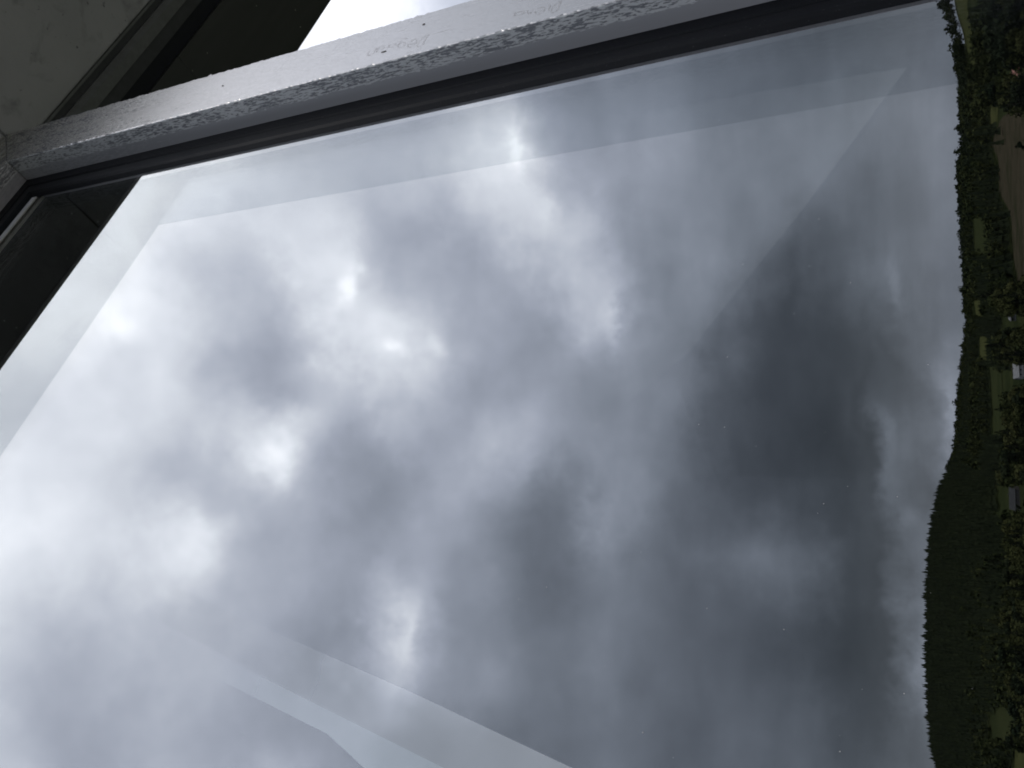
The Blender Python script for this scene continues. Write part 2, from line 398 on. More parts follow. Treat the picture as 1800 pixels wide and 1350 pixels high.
def refl_tint_mat():  # tint painting the dimmer margin of a doubled reflection
    m = Mat('reflection_tint'); m.t.nodes.remove(m.b)
    tr = m.n('ShaderNodeBsdfTransparent')
    a = m.noise(m.coord('Object', (3, 3, 3)), 1, 2)
    m.set(tr.inputs['Color'], m.mix(a, (.80, .82, .835), (.86, .875, .885)))
    m.t.links.new(tr.outputs[0], m.t.nodes['Material Output'].inputs['Surface'])
    return m.m
M_REFL = refl_tint_mat()
def refl_haze(name, col, amt, grad):  # milky colour standing in for reflections in the glass
    """painted reflection on the pane: mostly clear, slightly milky, fading towards its upper end"""
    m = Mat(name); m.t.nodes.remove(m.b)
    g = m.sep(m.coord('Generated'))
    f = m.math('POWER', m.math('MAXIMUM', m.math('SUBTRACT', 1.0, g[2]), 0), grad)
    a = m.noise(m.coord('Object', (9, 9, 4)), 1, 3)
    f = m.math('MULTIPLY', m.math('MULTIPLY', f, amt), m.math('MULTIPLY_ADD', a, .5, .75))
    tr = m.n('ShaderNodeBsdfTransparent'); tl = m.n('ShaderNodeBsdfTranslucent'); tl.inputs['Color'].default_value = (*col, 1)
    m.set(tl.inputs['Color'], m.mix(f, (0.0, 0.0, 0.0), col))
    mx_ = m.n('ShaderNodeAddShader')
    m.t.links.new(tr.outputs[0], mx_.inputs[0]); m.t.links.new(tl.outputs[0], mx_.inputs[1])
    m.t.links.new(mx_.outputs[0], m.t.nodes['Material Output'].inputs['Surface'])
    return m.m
M_REFL2 = refl_haze('milky_reflection', (.80, .80, .76), .16, 1.0)
M_REFL3 = refl_haze('milky_reflection_warm', (.98, .96, .93), 1.0, 1.0)
M_REFL4 = refl_haze('milky_reflection_green', (.92, .97, .96), 1.15, .75)

# ------------------------------------------------------------------ terrain
TREELINE = [(-120,1640),(0,1656),(35,1662),(60,1676),(95,1678),(130,1684),(200,1687),(260,1687),(300,1682),(340,1684),(400,1689),(440,1691),
 (480,1694),(520,1691),(545,1695),(565,1700),(590,1694),(630,1690),(660,1686),(690,1681),(730,1681),(780,1677),(810,1672),
 (830,1660),(860,1648),(900,1638),(950,1630),(1000,1627),(1060,1626),(1150,1625),(1250,1628),(1310,1634),(1350,1643),(1500,1668)]
TA, TE = [], []
for (y, x) in TREELINE:
    r = ray(x, y); TA.append(math.atan2(r.x, r.y)); TE.append(r.z/math.hypot(r.x, r.y))
TA, TE = np.array(TA)[::-1], np.array(TE)[::-1]
TREE_H = 16.0
def crest_r(az):
    d_ = np.degrees(az)
    return 2250 - 750/(1+np.exp((d_+6.5)/1.2)) - 800/(1+np.exp(-(d_-16)/1.5))
_ga = np.radians(np.linspace(-60, 60, 481))
_te = np.interp(_ga, TA, TE)
_k = np.exp(-0.5*(np.arange(-8, 9)/1.8)**2); _k /= _k.sum()
_tes = np.convolve(np.pad(_te, 8, mode='edge'), _k, mode='valid')
_hc = EYE - TREE_H + crest_r(_ga)*_tes
_fade = np.clip((60-np.abs(np.degrees(_ga)))/25, 0, 1)
_hc = _hc*_fade
def ground_h(x, y):
    x = np.asarray(x, float); y = np.asarray(y, float)
    r = np.hypot(x, y); az = np.arctan2(x, y)
    inside = np.abs(az) < math.radians(60)
    hc = np.where(inside, np.interp(az, _ga, _hc), 0)
    rc = crest_r(np.clip(az, -1.05, 1.05))
    t = np.clip((r/rc-.50)/.50, 0, 1); t = t*t*(3-2*t)
    back = np.exp(-((np.maximum(r-rc, 0))/2600.)**2)
    und = 2.2*np.sin(x/170+1.1)*np.cos(y/210+.4) + 1.4*np.sin(x/63+y/97)
    und *= np.clip((r-40)/300, 0, 1)*np.clip((rc*1.0-r)/(rc*.25), 0.0, 1)
    return hc*t*back + und - .035*np.maximum(r-rc-60, 0)
def hit(x, y):
    """where the line of sight through a picture point meets the land"""
    r = ray(x, y); h = math.hypot(r.x, r.y); dx, dy, dz = r.x/h, r.y/h, r.z/h
    rr = np.linspace(150, 4500, 8700)
    dz_ = EYE+dz*rr-ground_h(dx*rr, dy*rr)
    i = np.argmax(dz_ < 0)
    if dz_[i] >= 0: i = len(rr)-1
    return dx*rr[i], dy*rr[i]

def land_mat(name, stops, s1, s2):
    m = Mat(name, rough=1, spec=0.0)
    g = m.geo().outputs['Position']
    a = m.noise(g, s1, 6, .6); b = m.noise(g, s2, 4, .6)
    c = m.ramp(a, stops); c = m.mix(m.math('MULTIPLY', b, .5), c, tuple(x*.45 for x in stops[0][1]))
    m.color(c); return m.m
M_LAND = land_mat('rough_grassland', [(.3, (.012, .017, .008)), (.55, (.026, .032, .013)), (.75, (.045, .045, .020))], .012, .15)
M_MEADOW = land_mat('mown_meadow', [(.3, (.036, .042, .016)), (.7, (.062, .064, .026))], .02, .08)
M_MEADOW2 = land_mat('dull_meadow', [(.3, (.020, .026, .011)), (.7, (.034, .039, .017))], .02, .08)
M_SOIL = land_mat('bare_brown_field', [(.3, (.018, .020, .010)), (.45, (.050, .042, .029)), (.56, (.034, .031, .020)), (.72, (.018, .023, .010))], .03, .25)
M_STRAW = land_mat('stubble_field', [(.3, (.12, .10, .06)), (.7, (.16, .135, .08))], .03, .1)

rad = np.concatenate([[0, 20, 60, 120], np.linspace(200, 2700, 126), np.linspace(2900, 9000, 30), [12000, 20000, 30000]])
azs = np.concatenate([np.linspace(-180, -40, 36)[:-1], np.linspace(-40, 40, 321), np.linspace(40, 180, 36)[1:]])
A, R = np.meshgrid(np.radians(azs), rad)
X, Y = R*np.sin(A), R*np.cos(A); Z = ground_h(X, Y)
m_, n_ = X.shape
vs = np.stack([X, Y, Z], -1).reshape(-1, 3)
fs = [(i*n_+j, i*n_+j+1, (i+1)*n_+j+1, (i+1)*n_+j) for i in range(m_-1) for j in range(n_-1)]
fs = [f[::-1] for f in fs]
terrain = link('ground', mesh('ground', vs, fs, M_LAND, True)); tag(terrain, kind='structure')

FIELDS = [
 ('meadow', [(1679,-30),(1678,0),(1684,33),(1693,64),(1702,93),(1711,120),(1719,118),(1712,80),(1706,45),(1701,0),(1699,-30)], M_MEADOW),
 ('meadow', [(1717,76),(1722,76),(1728,112),(1722,115)], M_MEADOW),
 ('meadow', [(1741,184),(1757,190),(1755,214),(1743,224)], M_MEADOW),
 ('grass_strip', [(1792,-20),(1787,60),(1781,120),(1773,170),(1766,196),(1774,200),(1782,170),(1790,120),(1795,60),(1800,-20)], M_MEADOW),
 ('bare_field', [(1766,200),(1753,228),(1744,252),(1760,297),(1757,333),(1777,377),(1783,450),(1789,492),(1830,500),(1830,205),(1788,190),(1776,200)], M_SOIL),
 ('stubble_strip', [(1687,228),(1693,228),(1694,262),(1689,285),(1686,270)], M_STRAW),
 ('meadow', [(1713,524),(1722,524),(1725,556),(1716,560)], M_MEADOW),
 ('meadow', [(1723,588),(1736,590),(1735,635),(1725,637)], M_MEADOW),
 ('meadow', [(1711,378),(1731,383),(1737,440),(1719,452)], M_MEADOW2),
 ('meadow', [(1740,640),(1760,650),(1770,760),(1750,770)], M_MEADOW2),
 ('meadow', [(1738,1262),(1768,1240),(1795,1242),(1776,1312),(1748,1306)], M_MEADOW2),
 ('meadow', [(1786,1316),(1815,1314),(1815,1375),(1783,1372)], M_MEADOW),
 ('yard', [(1755,850),(1815,840),(1815,910),(1758,908)], M_MEADOW2),
 ('yard', [(1762,548),(1800,545),(1800,585),(1766,590)], M_MEADOW2),
 ('yard', [(1780,632),(1815,628),(1815,690),(1782,684)], M_MEADOW2),
]
def in_poly(px, py, poly):
    c = np.zeros(np.shape(px), bool); j = len(poly)-1
    for i in range(len(poly)):
        xi, yi = poly[i]; xj, yj = poly[j]
        if yi != yj:
            c ^= ((yi > py) != (yj > py)) & (px < (xj-xi)*(py-yi)/(yj-yi)+xi)
        j = i
    return c
for (nm, poly, mt) in FIELDS:
    if nm == 'yard': continue                            # only kept clear of trees
    # densify the outline, put it on the land, then fill with a draped fan of small triangles
    pts = []
    for i in range(len(poly)):
        a, b = poly[i], poly[(i+1) % len(poly)]
        for k in range(4):
            t = k/4; pts.append((a[0]+(b[0]-a[0])*t+random.uniform(-1.5, 1.5), a[1]+(b[1]-a[1])*t+random.uniform(-3, 3)))
    wp = [hit(*p) for p in pts]
    bm = bmesh.new()
    bvs = [bm.verts.new((x, y, 0)) for x, y in wp]
    f = bm.faces.new(bvs)
    bmesh.ops.triangulate(bm, faces=[f])
    for _ in range(2):
        bmesh.ops.subdivide_edges(bm, edges=[e_ for e_ in bm.edges if e_.calc_length() > 25], cuts=2, use_grid_fill=True)
    bmesh.ops.triangulate(bm, faces=bm.faces[:])
    for v in bm.verts: v.co.z = float(ground_h(v.co.x, v.co.y))+.35
    me = bpy.data.meshes.new(nm); bm.normal_update()
    for f in bm.faces:
        if f.normal.z < 0: f.normal_flip()
    bm.to_mesh(me); bm.free(); me.materials.append(mt)
    tag(link(nm, me), kind='structure')

# ------------------------------------------------------------------ the tower's glazed lookout
ZC = 1.396
BS = .872                                              # where the glazed bay ends and the open bay begins
tower = thing('lookout_tower', (0, -0.6, -EYE), 'concrete lookout tower with a flat canopy slab over its terrace windows', 'tower')
pbox('shaft', tower, (-1.9, -2.0, -EYE), (2.6, .40, -1.75), M_CONC2, .02)
pbox('terrace_floor', tower, (-2.6, -2.6, -1.75), (5.2, .80, -1.55), M_CONC2, .01)
pbox('parapet', tower, (-2.6, .43, -1.55), (5.2, .60, -.86), M_CONC2, .01)
pbox('rear_reflection_blocker', tower, (-2.6, -2.6, -1.55), (5.2, -2.45, .17), M_SHEET, .01)  # added dark wall behind, raised to keep sky reflections off the panes
# canopy: inner edge over the terrace, outer edge beyond the glass; the bay past the mullion reaches further out
pbox('canopy_slab', tower, (-2.6, .193, ZC), (BS-.002, .4325, 1.59), M_CONC, .004)
pbox('canopy_slab', tower, (BS, .193, ZC), (5.2, .4335, 1.59), M_CONC, .004)
pbox('canopy_eave', tower, (-2.6, .4340, ZC+.004), (BS-.002, .6185, 1.57), M_SOFFIT, .001)
pbox('canopy_eave', tower, (BS+.001, .5405, ZC+.004), (1.30, .6185, 1.57), M_SOFFIT, .001)
pbox('canopy_eave', tower, (1.3005, .5405, ZC+.004), (5.2, .750, 1.57), M_SOFFIT, .001)
pbox('drip_trim', tower, (-2.6, .6190, ZC+.001), (1.30, .6245, 1.57), M_TRIM, .001)

# right-hand bay: empty opening, only its dark head channel shows
bay = thing('open_window_bay', (.81, .45, -.86), 'unglazed window bay with dark steel head channel beside the worn mullion', 'window')
def srun(name, prof, s0, s1, mat, th=bay, bev=0):
    return part(name, th, *prism(prof, 's', s0, s1), mat, bev)
srun('lip', [(.4340, ZC-.002), (.4384, ZC-.002), (.4384, 1.47), (.4340, 1.47)], BS+.001, 3.4, M_WORNCH)
srun('channel_web', [(.4388, ZC+.006), (.4517, ZC+.006), (.4517, 1.47), (.4388, 1.47)], BS+.001, 3.4, M_CHANNEL)
srun('channel_face', [(.4521, ZC+.002), (.462, ZC-.006), (.481, ZC-.006), (.481, 1.47), (.4521, 1.47)], BS+.001, 3.4, M_WORNCH)
srun('channel_groove', [(.4815, ZC+.004), (.5076, ZC+.002), (.5076, 1.47), (.4815, 1.47)], BS+.001, 3.4, M_CHANNEL)
srun('stop_strip', [(.5080, ZC+.012), (.5400, ZC+.012), (.5400, 1.47), (.5080, 1.47)], BS+.001, 3.4, M_NAVY)
pbox('sill', bay, (BS+.001, .40, -.86), (3.4, .56, -.82), M_CHANNEL, .004)
pbox('jamb', bay, (3.32, .435, -.82), (3.4, .506, ZC-.007), M_CHANNEL, .003)

# glazed bay
win = thing('window', (0, .45, -.85), 'double glazed window in dark sash with flaking grey paint on its frame', 'window')
S0, S1, Z0, Z1 = .781, .869, 1.3025, 1.3905
ZB = -.85
def rj(amp):
    tab = [random.gauss(0, amp) for _ in range(700)]
    return lambda t: tab[int(t*699)]
jo, jr = rj(.0007), rj(.00035)
chip_at = {int(.787*560): .004, int(.80*560): .0025, int(.935*560): .003, int(.42*560): .002}
def jit(i, t):
    if i == 0:
        k = int(round(t*560)); ex = chip_at.get(k, 0)
        return (jo(t)+ex, 0)
    if i == 1: return (jr(t), 0)
    if i == 2: return (0, jr(t)*.5)
    return (0, 0)
mit = lambda p, q: Z0+(p-S0)-.0008                      # mitred top end
prof = [(S1, .400), (S0+.0016, .400), (S0, .4016), (S0, .4392), (S0+.004, .4396), (S0+.004, .4650), (S1, .4650)]
stile = part('stile', win, *prism(prof, 'z', ZB, mit, 560, jit), M_STILE)
# head rail: same section turned, mitred at its right end
jo2, jr2 = rj(.0008), rj(.0004)
mitr = lambda p, q: S0+(q-Z0)-.0008
profh = [(.400, Z1), (.4650, Z1), (.4650, Z0+.004), (.4396, Z0+.004), (.4392, Z0), (.4016, Z0), (.400, Z0+.0016)]
head = part('head_rail', win, *prism(profh, 's', -.80, mitr, 200, lambda i, t: (0, jo2(t)) if i == 0 else ((0, jr2(t)) if i >= 5 else (0, 0))), M_RAIL)
pl = [(-.80, .400), (-.72, .400), (-.72, .465), (-.80, .465)]
part('stile', win, *prism(pl, 'z', ZB, lambda p, q: Z0-.001), M_STILE)
pbox('bottom_rail', win, (-.719, .400, ZB), (S0-.0005, .465, -.77), M_RAIL, .002)
# black sash profile round the glass: a step, a groove and a bead
def sash(off):   # (distance in from the rebate edge, depth)
    return [(0, .4395), (.014, .4405), (.0155, .4430), (.0185, .4430), (.020, .4408), (.032, .4415), (.035, .4440), (.0385, .4490), (.0385, .4497), (.016, .4499), (.016, .4635), (0, .4635)]
GS = S0-.0385
part('sash_stile', win, *prism([(S0+.003-d_ if d_ == 0 else S0-d_, q) for d_, q in sash(0)][::-1], 'z', -.769, lambda p, q: Z0+(p-S0)), M_SASH)
part('sash_head', win, *prism([(q, Z0+.003-d_ if d_ == 0 else Z0-d_) for d_, q in sash(0)][::-1], 's', -.715, lambda p, q: S0+(q-Z0)), M_SASH)
part('sash_sill', win, *box_geo((-.715, .4405, -.769), (GS-.0005, .463, -.735)), M_SASH)
part('sash_stile', win, *box_geo((-.7185, .4405, -.734), (-.69, .463, Z0-.040)), M_SASH)
# two panes with an aluminium spacer between them
GZ = Z0-.0385
for nm, a, b in (('inner_pane', .4500, .4530), ('outer_pane', .4590, .4620)):
    pn = part(nm, win, *box_geo((-.700, a, -.745), (GS+.020, b, GZ+.020)), M_GLASS)
FS, FZ = .629, .9055
fl = [(-.699, GZ), (GS, GZ), (GS, -.744), (FS, -.744), (FS, FZ), (-.699, FZ)]
part('reflection_border', win, [(s, .4584, z) for s, z in fl], [(0, 1, 4, 5), (1, 2, 3, 4)], M_REFL)  # added darker border, paints the edge of the doubled reflection
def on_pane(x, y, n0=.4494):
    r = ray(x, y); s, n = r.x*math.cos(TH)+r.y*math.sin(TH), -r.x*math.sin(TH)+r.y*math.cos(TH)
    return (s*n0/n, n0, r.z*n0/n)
for nm, poly, mt in (('reflection_patch', [(1595,118),(1410,370),(1210,620),(1040,760),(960,640),(960,232),(1300,168)], M_REFL2),  # added milky shapes, reflections painted onto the pane
                     ('reflection_patch', [(400,1070),(480,1110),(730,1220),(1010,1352),(1010,1420),(860,1392),(780,1350),(560,1240),(380,1150)], M_REFL3),
                     ('reflection_patch', [(380,1150),(560,1240),(780,1350),(860,1392),(700,1400),(640,1350),(575,1290),(380,1192)], M_REFL4)):
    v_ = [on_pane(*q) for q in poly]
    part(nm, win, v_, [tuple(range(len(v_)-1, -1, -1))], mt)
pbox('spacer_bar', win, (.7500, .4532, -.734), (.7640, .4582, 1.2515), M_TRIM, .0008)
pbox('spacer_bar', win, (-.69, .4532, 1.2520), (.7640, .4582, 1.2850), M_BEAD, .0015)
pbox('glazing_bead', win, (-.69, .4475, 1.2520), (GS-.001, .4498, 1.2638), M_BEAD, .0006)
dv, df = [], []
grng = random.Random(21)
spots = [(1495,497),(1490,855),(650,862),(1213,325),(1218,330),(1206,334)]+[(grng.uniform(20, 1640), grng.uniform(200, 1340)) for _ in range(70)]
for (px, py) in spots:
    s_, n__0, z_ = on_pane(px, py, .4497)
    if s_ > GS-.002 or z_ > GZ-.004: continue
    r_ = grng.uniform(.00012, .00035)*(1.6 if (px, py) in spots[:3] else 1)
    b_ = len(dv); k_ = 5
    dv += [(s_+r_*grng.uniform(.6, 1.2)*math.cos(6.283*k/k_), n__0, z_+r_*grng.uniform(.6, 1.3)*math.sin(6.283*k/k_)) for k in range(k_)]+[(s_, n__0-r_*.6, z_)]
    df += [(b_+k, b_+(k+1) % k_, b_+5) for k in range(k_)]
tag(part('dust', win, dv, df, M_DUST), kind='stuff')
# paint flakes lifting at the mitre
def flake(pts, n0, th=.0012):
    vs = [(s, n0, z) for s, z in pts]+[(s, n0-th*(.4+.6*random.random()), z) for s, z in pts]; k = len(pts)
    fs = [tuple(range(k-1, -1, -1)), tuple(range(k, 2*k))]+[(i, (i+1) % k, k+(i+1) % k, k+i) for i in range(k)]
    return vs, [f[::-1] for f in fs]
random.seed(3)
for t in (.04, .22, .36, .52, .68, .80, .96):
    sx, zx = S0+t*.088, Z0+t*.088
    for side in (-1, 1):
        if random.random() < .25: continue
        w_, l_ = random.uniform(.004, .011), random.uniform(.006, .016)
        pts = []
        for k in range(7):
            a = 2*math.pi*k/7; rr_ = random.uniform(.55, 1)
            u, v = w_*math.cos(a)*rr_, l_*math.sin(a)*rr_
            pts.append((sx+side*.006+(u-v)*.707*.6, zx-side*.006+(u+v)*.707*.6))
        pts = [(min(max(p[0], S0+.001), S1+.002), p[1]) for p in pts]
        part('paint_flake', win, *flake(pts, .3996), M_FLAKE, parent=None)
# handwriting on the mullion: thin pen strokes a hair proud of the paint, read along the upright
def stroke(name, polys, u0, z0, hgt, wd, th_=.0003, rot=1):
    """polys: pen strokes in letter units; x runs up the stile (towards the head), y towards the glass"""
    vs, fs = [], []
    for pl_ in polys:
        q = []
        for i in range(len(pl_)-1):
            for k in range(4):
                t = k/4; q.append((pl_[i][0]+(pl_[i+1][0]-pl_[i][0])*t, pl_[i][1]+(pl_[i+1][1]-pl_[i][1])*t))
        q.append(pl_[-1])
        q = [(z0+rot*x*hgt+random.gauss(0, .0005)+.0012*math.sin(x*5+1), u0-rot*(y*(.8+.25*math.sin(x*2.3))+.10*math.sin(x*1.7))*hgt+random.gauss(0, .0003)) for x, y in q]        # (z, s)
        for i, (z, s) in enumerate(q):
            a = q[max(i-1, 0)]; b = q[min(i+1, len(q)-1)]
            dx, dy = b[0]-a[0], b[1]-a[1]; l_ = math.hypot(dx, dy) or 1
            ww = wd*random.choice((.15, .5, .8, 1.0))*random.uniform(.7, 1.1)
            ox, oy = -dy/l_*ww, dx/l_*ww
            b0 = len(vs)
            vs += [(s+oy, .3998-th_, z+ox), (s-oy, .3998-th_, z-ox)]
            if i: fs.append((b0-2, b0-1, b0+1, b0))
    part(name, win, vs, fs, M_PEN, parent=stile)
def arc(cx_, cy_, rx, ry, a0, a1, k=8):
    return [(cx_+rx*math.cos(math.radians(a0+(a1-a0)*i/k)), cy_+ry*math.sin(math.radians(a0+(a1-a0)*i/k))) for i in range(k+1)]
D_ = [arc(0, .5, .42, .5, -95, 95), [(0, 0), (.05, 1)]]
def sh(st, dx, s=1): return [[(x*s+dx, y*s) for x, y in p] for p in st]
e_ = [[(0, .32), (.42, .36)]+arc(.22, .3, .22, .3, 10, 320)]
a_ = [arc(.22, .28, .22, .28, 60, 400), [(.44, .55), (.44, .1), (.52, 0)]]
g_ = [arc(.22, .28, .22, .28, 60, 400), [(.44, .55), (.42, -.25), (.25, -.42), (.02, -.3)]]
n__ = [[(0, 0), (.02, .5), (.05, .4), (.2, .52), (.36, .4), (.38, 0)]]
i_ = [[(0, .5), (.02, 0), (.1, .03)]]
random.seed(5)
word = sh(D_, 0)+sh(e_, .62)+sh(g_, 1.22)+sh(a_, 1.85)+sh(a_, 2.5)+sh(n__, 3.1)
stroke('handwriting', word, S0+.036, .520, .0250, .0004)
word2 = sh(D_, 0)+sh(i_, .62)+sh(e_, .85)+sh(n__, 1.5)+sh(a_, 2.05)
stroke('handwriting', word2, S0+.030, .350, .022, .00035)
for (sx, zx, a, b) in ((.8046, .580, .0014, .0040), (.8439, .5377, .0016, .0020), (.83, .86, .0012, .0016)):
    pts = [(sx+a*math.cos(k), zx+b*math.sin(k)) for k in np.linspace(0, 2*math.pi, 9)[:-1]]
    part('nail_hole', win, *flake(pts, .3998, .0004), M_HOLE, parent=stile)

# ------------------------------------------------------------------ made-up things added on the terrace behind for their reflection in the panes
stair = thing('reflection_stair_prop', (2.4, -1.9, -1.55), 'made-up dark stair housing added for its slanted reflection in the panes', 'shed')
za = lambda s: .8682+(1.9397-s)*.4908
part('wall', stair, [(1.88,-1.52,-1.55),(3.9,-1.52,-1.55),(3.9,-1.52,za(3.9)-.02),(1.88,-1.52,za(1.88)-.02),  # wall of the added stair prop
                     (1.88,-2.3,-1.55),(3.9,-2.3,-1.55),(3.9,-2.3,za(3.9)-.02),(1.88,-2.3,za(1.88)-.02)],
     [(0,3,2,1),(4,5,6,7),(0,1,5,4),(1,2,6,5),(2,3,7,6),(3,0,4,7)], M_SHEET)
part('roof', stair, [(1.84,-1.5,za(1.84)-.018),(3.95,-1.5,za(3.95)-.018),(3.95,-1.5,za(3.95)),(1.84,-1.5,za(1.84)),  # roof of the added stair prop, gives the slanted reflected edge
                     (1.84,-2.36,za(1.84)-.018),(3.95,-2.36,za(3.95)-.018),(3.95,-2.36,za(3.95)),(1.84,-2.36,za(1.84))],
     [(0,3,2,1),(4,5,6,7),(0,1,5,4),(1,2,6,5),(2,3,7,6),(3,0,4,7)], M_SHEET)
dr = pbox('door', stair, (2.1, -1.517, -1.54), (2.9, -1.49, .28), M_CHANNEL, .004)
pbox('prop_handle', stair, (2.8, -1.488, -.55), (2.83, -1.44, -.42), M_ALU, .004, parent=dr)
post = thing('reflection_post_prop', (-.2, -.72, -1.55), 'made-up white leaning post added for its reflection in the panes', 'post')
lean = lambda z: .4611+(z-1.5233)*.207
def pz(z, w0, w1): return [(lean(z)-w0, -.70, z), (lean(z), -.70, z), (lean(z), -.70-.1, z), (lean(z)-w0, -.80, z)]
vs_ = pz(-1.55, .10, 0)+pz(1.95, .10, 0)
part('shaft', post, vs_, [(0,3,2,1),(4,5,6,7),(0,1,5,4),(1,2,6,5),(2,3,7,6),(3,0,4,7)], M_WHITE, .004)  # shaft of the added post prop
pbox('prop_foot_plate', post, (lean(-1.55)-.16, -.86, -1.551), (lean(-1.55)+.06, -.64, -1.53), M_CHANNEL, .003)

# ------------------------------------------------------------------ trees
def leaf_mat(name, dark, light):
    m = Mat(name, dark, .9, spec=0.0)
    g = m.geo().outputs['Position']
    a = m.noise(g, .035, 3, .6); b = m.noise(g, .5, 3, .6)
    oi = m.n('ShaderNodeObjectInfo')
    f = m.math('ADD', m.math('MULTIPLY', a, .8), m.math('MULTIPLY', b, .4))
    f = m.math('ADD', f, m.math('MULTIPLY', m.math('SUBTRACT', oi.outputs['Random'], .5), .3))
    m.color(m.mix(m.ramp(f, [(.35, 0.0), (.85, 1.0)]), dark, light)); return m.m
M_SPRUCE = leaf_mat('spruce_needles', (.006, .009, .007), (.023, .029, .015))
M_BROAD = leaf_mat('broad_leaves', (.018, .025, .010), (.068, .072, .029))
M_PINE = leaf_mat('pine_needles', (.013, .020, .012), (.032, .040, .021))
M_BARK = plain('bark', (.05, .04, .03), (.09, .07, .05), .9, 3)

def tri_cloud(kind, ncl, seed):
    """crown as many leaf-sized triangles spread in clumps through the crown's volume; unit height 1"""
    g = np.random.default_rng(seed); V = []
    if kind == 'spruce':
        for k in range(ncl):
            h = .08+.92*g.random()**1.15; rmax = .21*(1-h)**.85+.006
            a = g.random()*6.283; rr_ = rmax*(.35+.65*g.random()**.5)*(1+.25*math.sin(h*46))
            c = np.array([rr_*math.cos(a), rr_*math.sin(a), h-.05*rr_/.2])
            l_ = .055*(1.1-h)+.012
            t = np.array([math.cos(a), math.sin(a), -.45]); b = np.array([-math.sin(a), math.cos(a), 0])
            V += [c-t*l_*.6+b*l_*.6, c-t*l_*.6-b*l_*.6, c+t*l_]
            V += [c-t*l_*.5+np.array([0,0,l_*.5]), c-t*l_*.5-np.array([0,0,l_*.4]), c+t*l_*.9]
    else:
        nb = 11 if kind == 'broad' else 7
        lobes = []
        for k in range(nb):
            a = g.random()*6.283
            if kind == 'broad':
                h = .32+.55*g.random(); rr_ = .26*g.random()**.5*math.sin(min(1, (1.05-h)*2.2)*1.5)
                lobes.append((rr_*math.cos(a), rr_*math.sin(a), h, .12+.09*g.random()))
            else:
                h = .55+.38*g.random(); rr_ = .15*g.random()**.5
                lobes.append((rr_*math.cos(a), rr_*math.sin(a), h, .08+.07*g.random()))
        for k in range(ncl):
            lx, ly, lz, lr = lobes[k % nb]
            d_ = g.normal(size=3); d_ /= np.linalg.norm(d_)
            c = np.array([lx, ly, lz])+d_*lr*(.55+.5*g.random())*np.array([1, 1, .85])
            l_ = .040*(.6+.8*g.random()); r1 = g.normal(size=3); r1 -= d_*r1.dot(d_)*.7; r1 /= np.linalg.norm(r1)
            r2 = np.cross(d_, r1)
            V += [c+r1*l_, c-r1*l_*.6+r2*l_, c-r1*l_*.6-r2*l_]
            V += [c+r2*l_*.9, c-r2*l_*.6-r1*l_*.8, c-r2*l_*.5+d_*l_*.9]
    return np.array(V)
def cloud_mesh(name, V, mat):
    return mesh(name, V, [(3*i, 3*i+1, 3*i+2) for i in range(len(V)//3)], mat)
def trunk_mesh(name, h, r0):
    vs, fs = [], []; K = 6
    for i, (z, r) in enumerate(((-.02, r0*1.3), (.05, r0), (h*.6, r0*.6), (h, r0*.15))):
        ox, oy = random.uniform(-.008, .008), random.uniform(-.008, .008)
        vs += [(ox+r*math.cos(6.283*k/K), oy+r*math.sin(6.283*k/K), z) for k in range(K)]
        if i: fs += [((i-1)*K+k, (i-1)*K+(k+1) % K, i*K+(k+1) % K, i*K+k) for k in range(K)]
    for q in range(4):                                   # limbs
        a = random.uniform(0, 6.28); z = h*random.uniform(.4, .75); l_ = .16
        b = len(vs); r = r0*.35
        d_ = Vector((math.cos(a), math.sin(a), .9)).normalized(); u = d_.orthogonal().normalized(); v = d_.cross(u)
        for c_, rr_ in ((Vector((0, 0, z)), r), (Vector((0, 0, z))+d_*l_, r*.3)):
            vs += [c_+u*rr_*math.cos(2.094*k)+v*rr_*math.sin(2.094*k) for k in range(3)]
        fs += [(b+k, b+(k+1) % 3, b+3+(k+1) % 3, b+3+k) for k in range(3)]
    return mesh(name, vs, fs, M_BARK, True)
KIND = {}
for kd, mt, ncl in (('spruce', M_SPRUCE, 420), ('broad', M_BROAD, 620), ('pine', M_PINE, 380)):
    KIND[kd] = [(cloud_mesh('crown', tri_cloud(kd, ncl, 10+v), mt), trunk_mesh('trunk', {'spruce': .95, 'broad': .7, 'pine': .85}[kd], .016)) for v in range(3)]
LAB = {'spruce': ('spruce_tree', 'pointed dark spruce tree standing in the valley below the tower', 'spruces in the valley'),
       'broad': ('broadleaf_tree', 'rounded broadleaf tree standing in the valley below the tower', 'broadleaf trees in the valley'),
       'pine': ('pine_tree', 'bare stemmed pine tree standing in the valley below the tower', 'pines in the valley')}
PLACES = [(hit(1799, 652), 'beside the white farmhouse'), (hit(1792, 876), 'beside the wide grey barn'), (hit(1800, 128), 'beside the red roofed cottage'),
          (hit(1717, 1217), 'near the tiny pale cabins'), (hit(1786, 558), 'beside the pale round silo'), (hit(1775, 300), 'along the bare brown field'),
          (hit(1795, 420), 'along the bare brown field'), (hit(1760, 1275), 'around the dull meadow below the hill'), (hit(1750, 205), 'by the small bright meadow')]
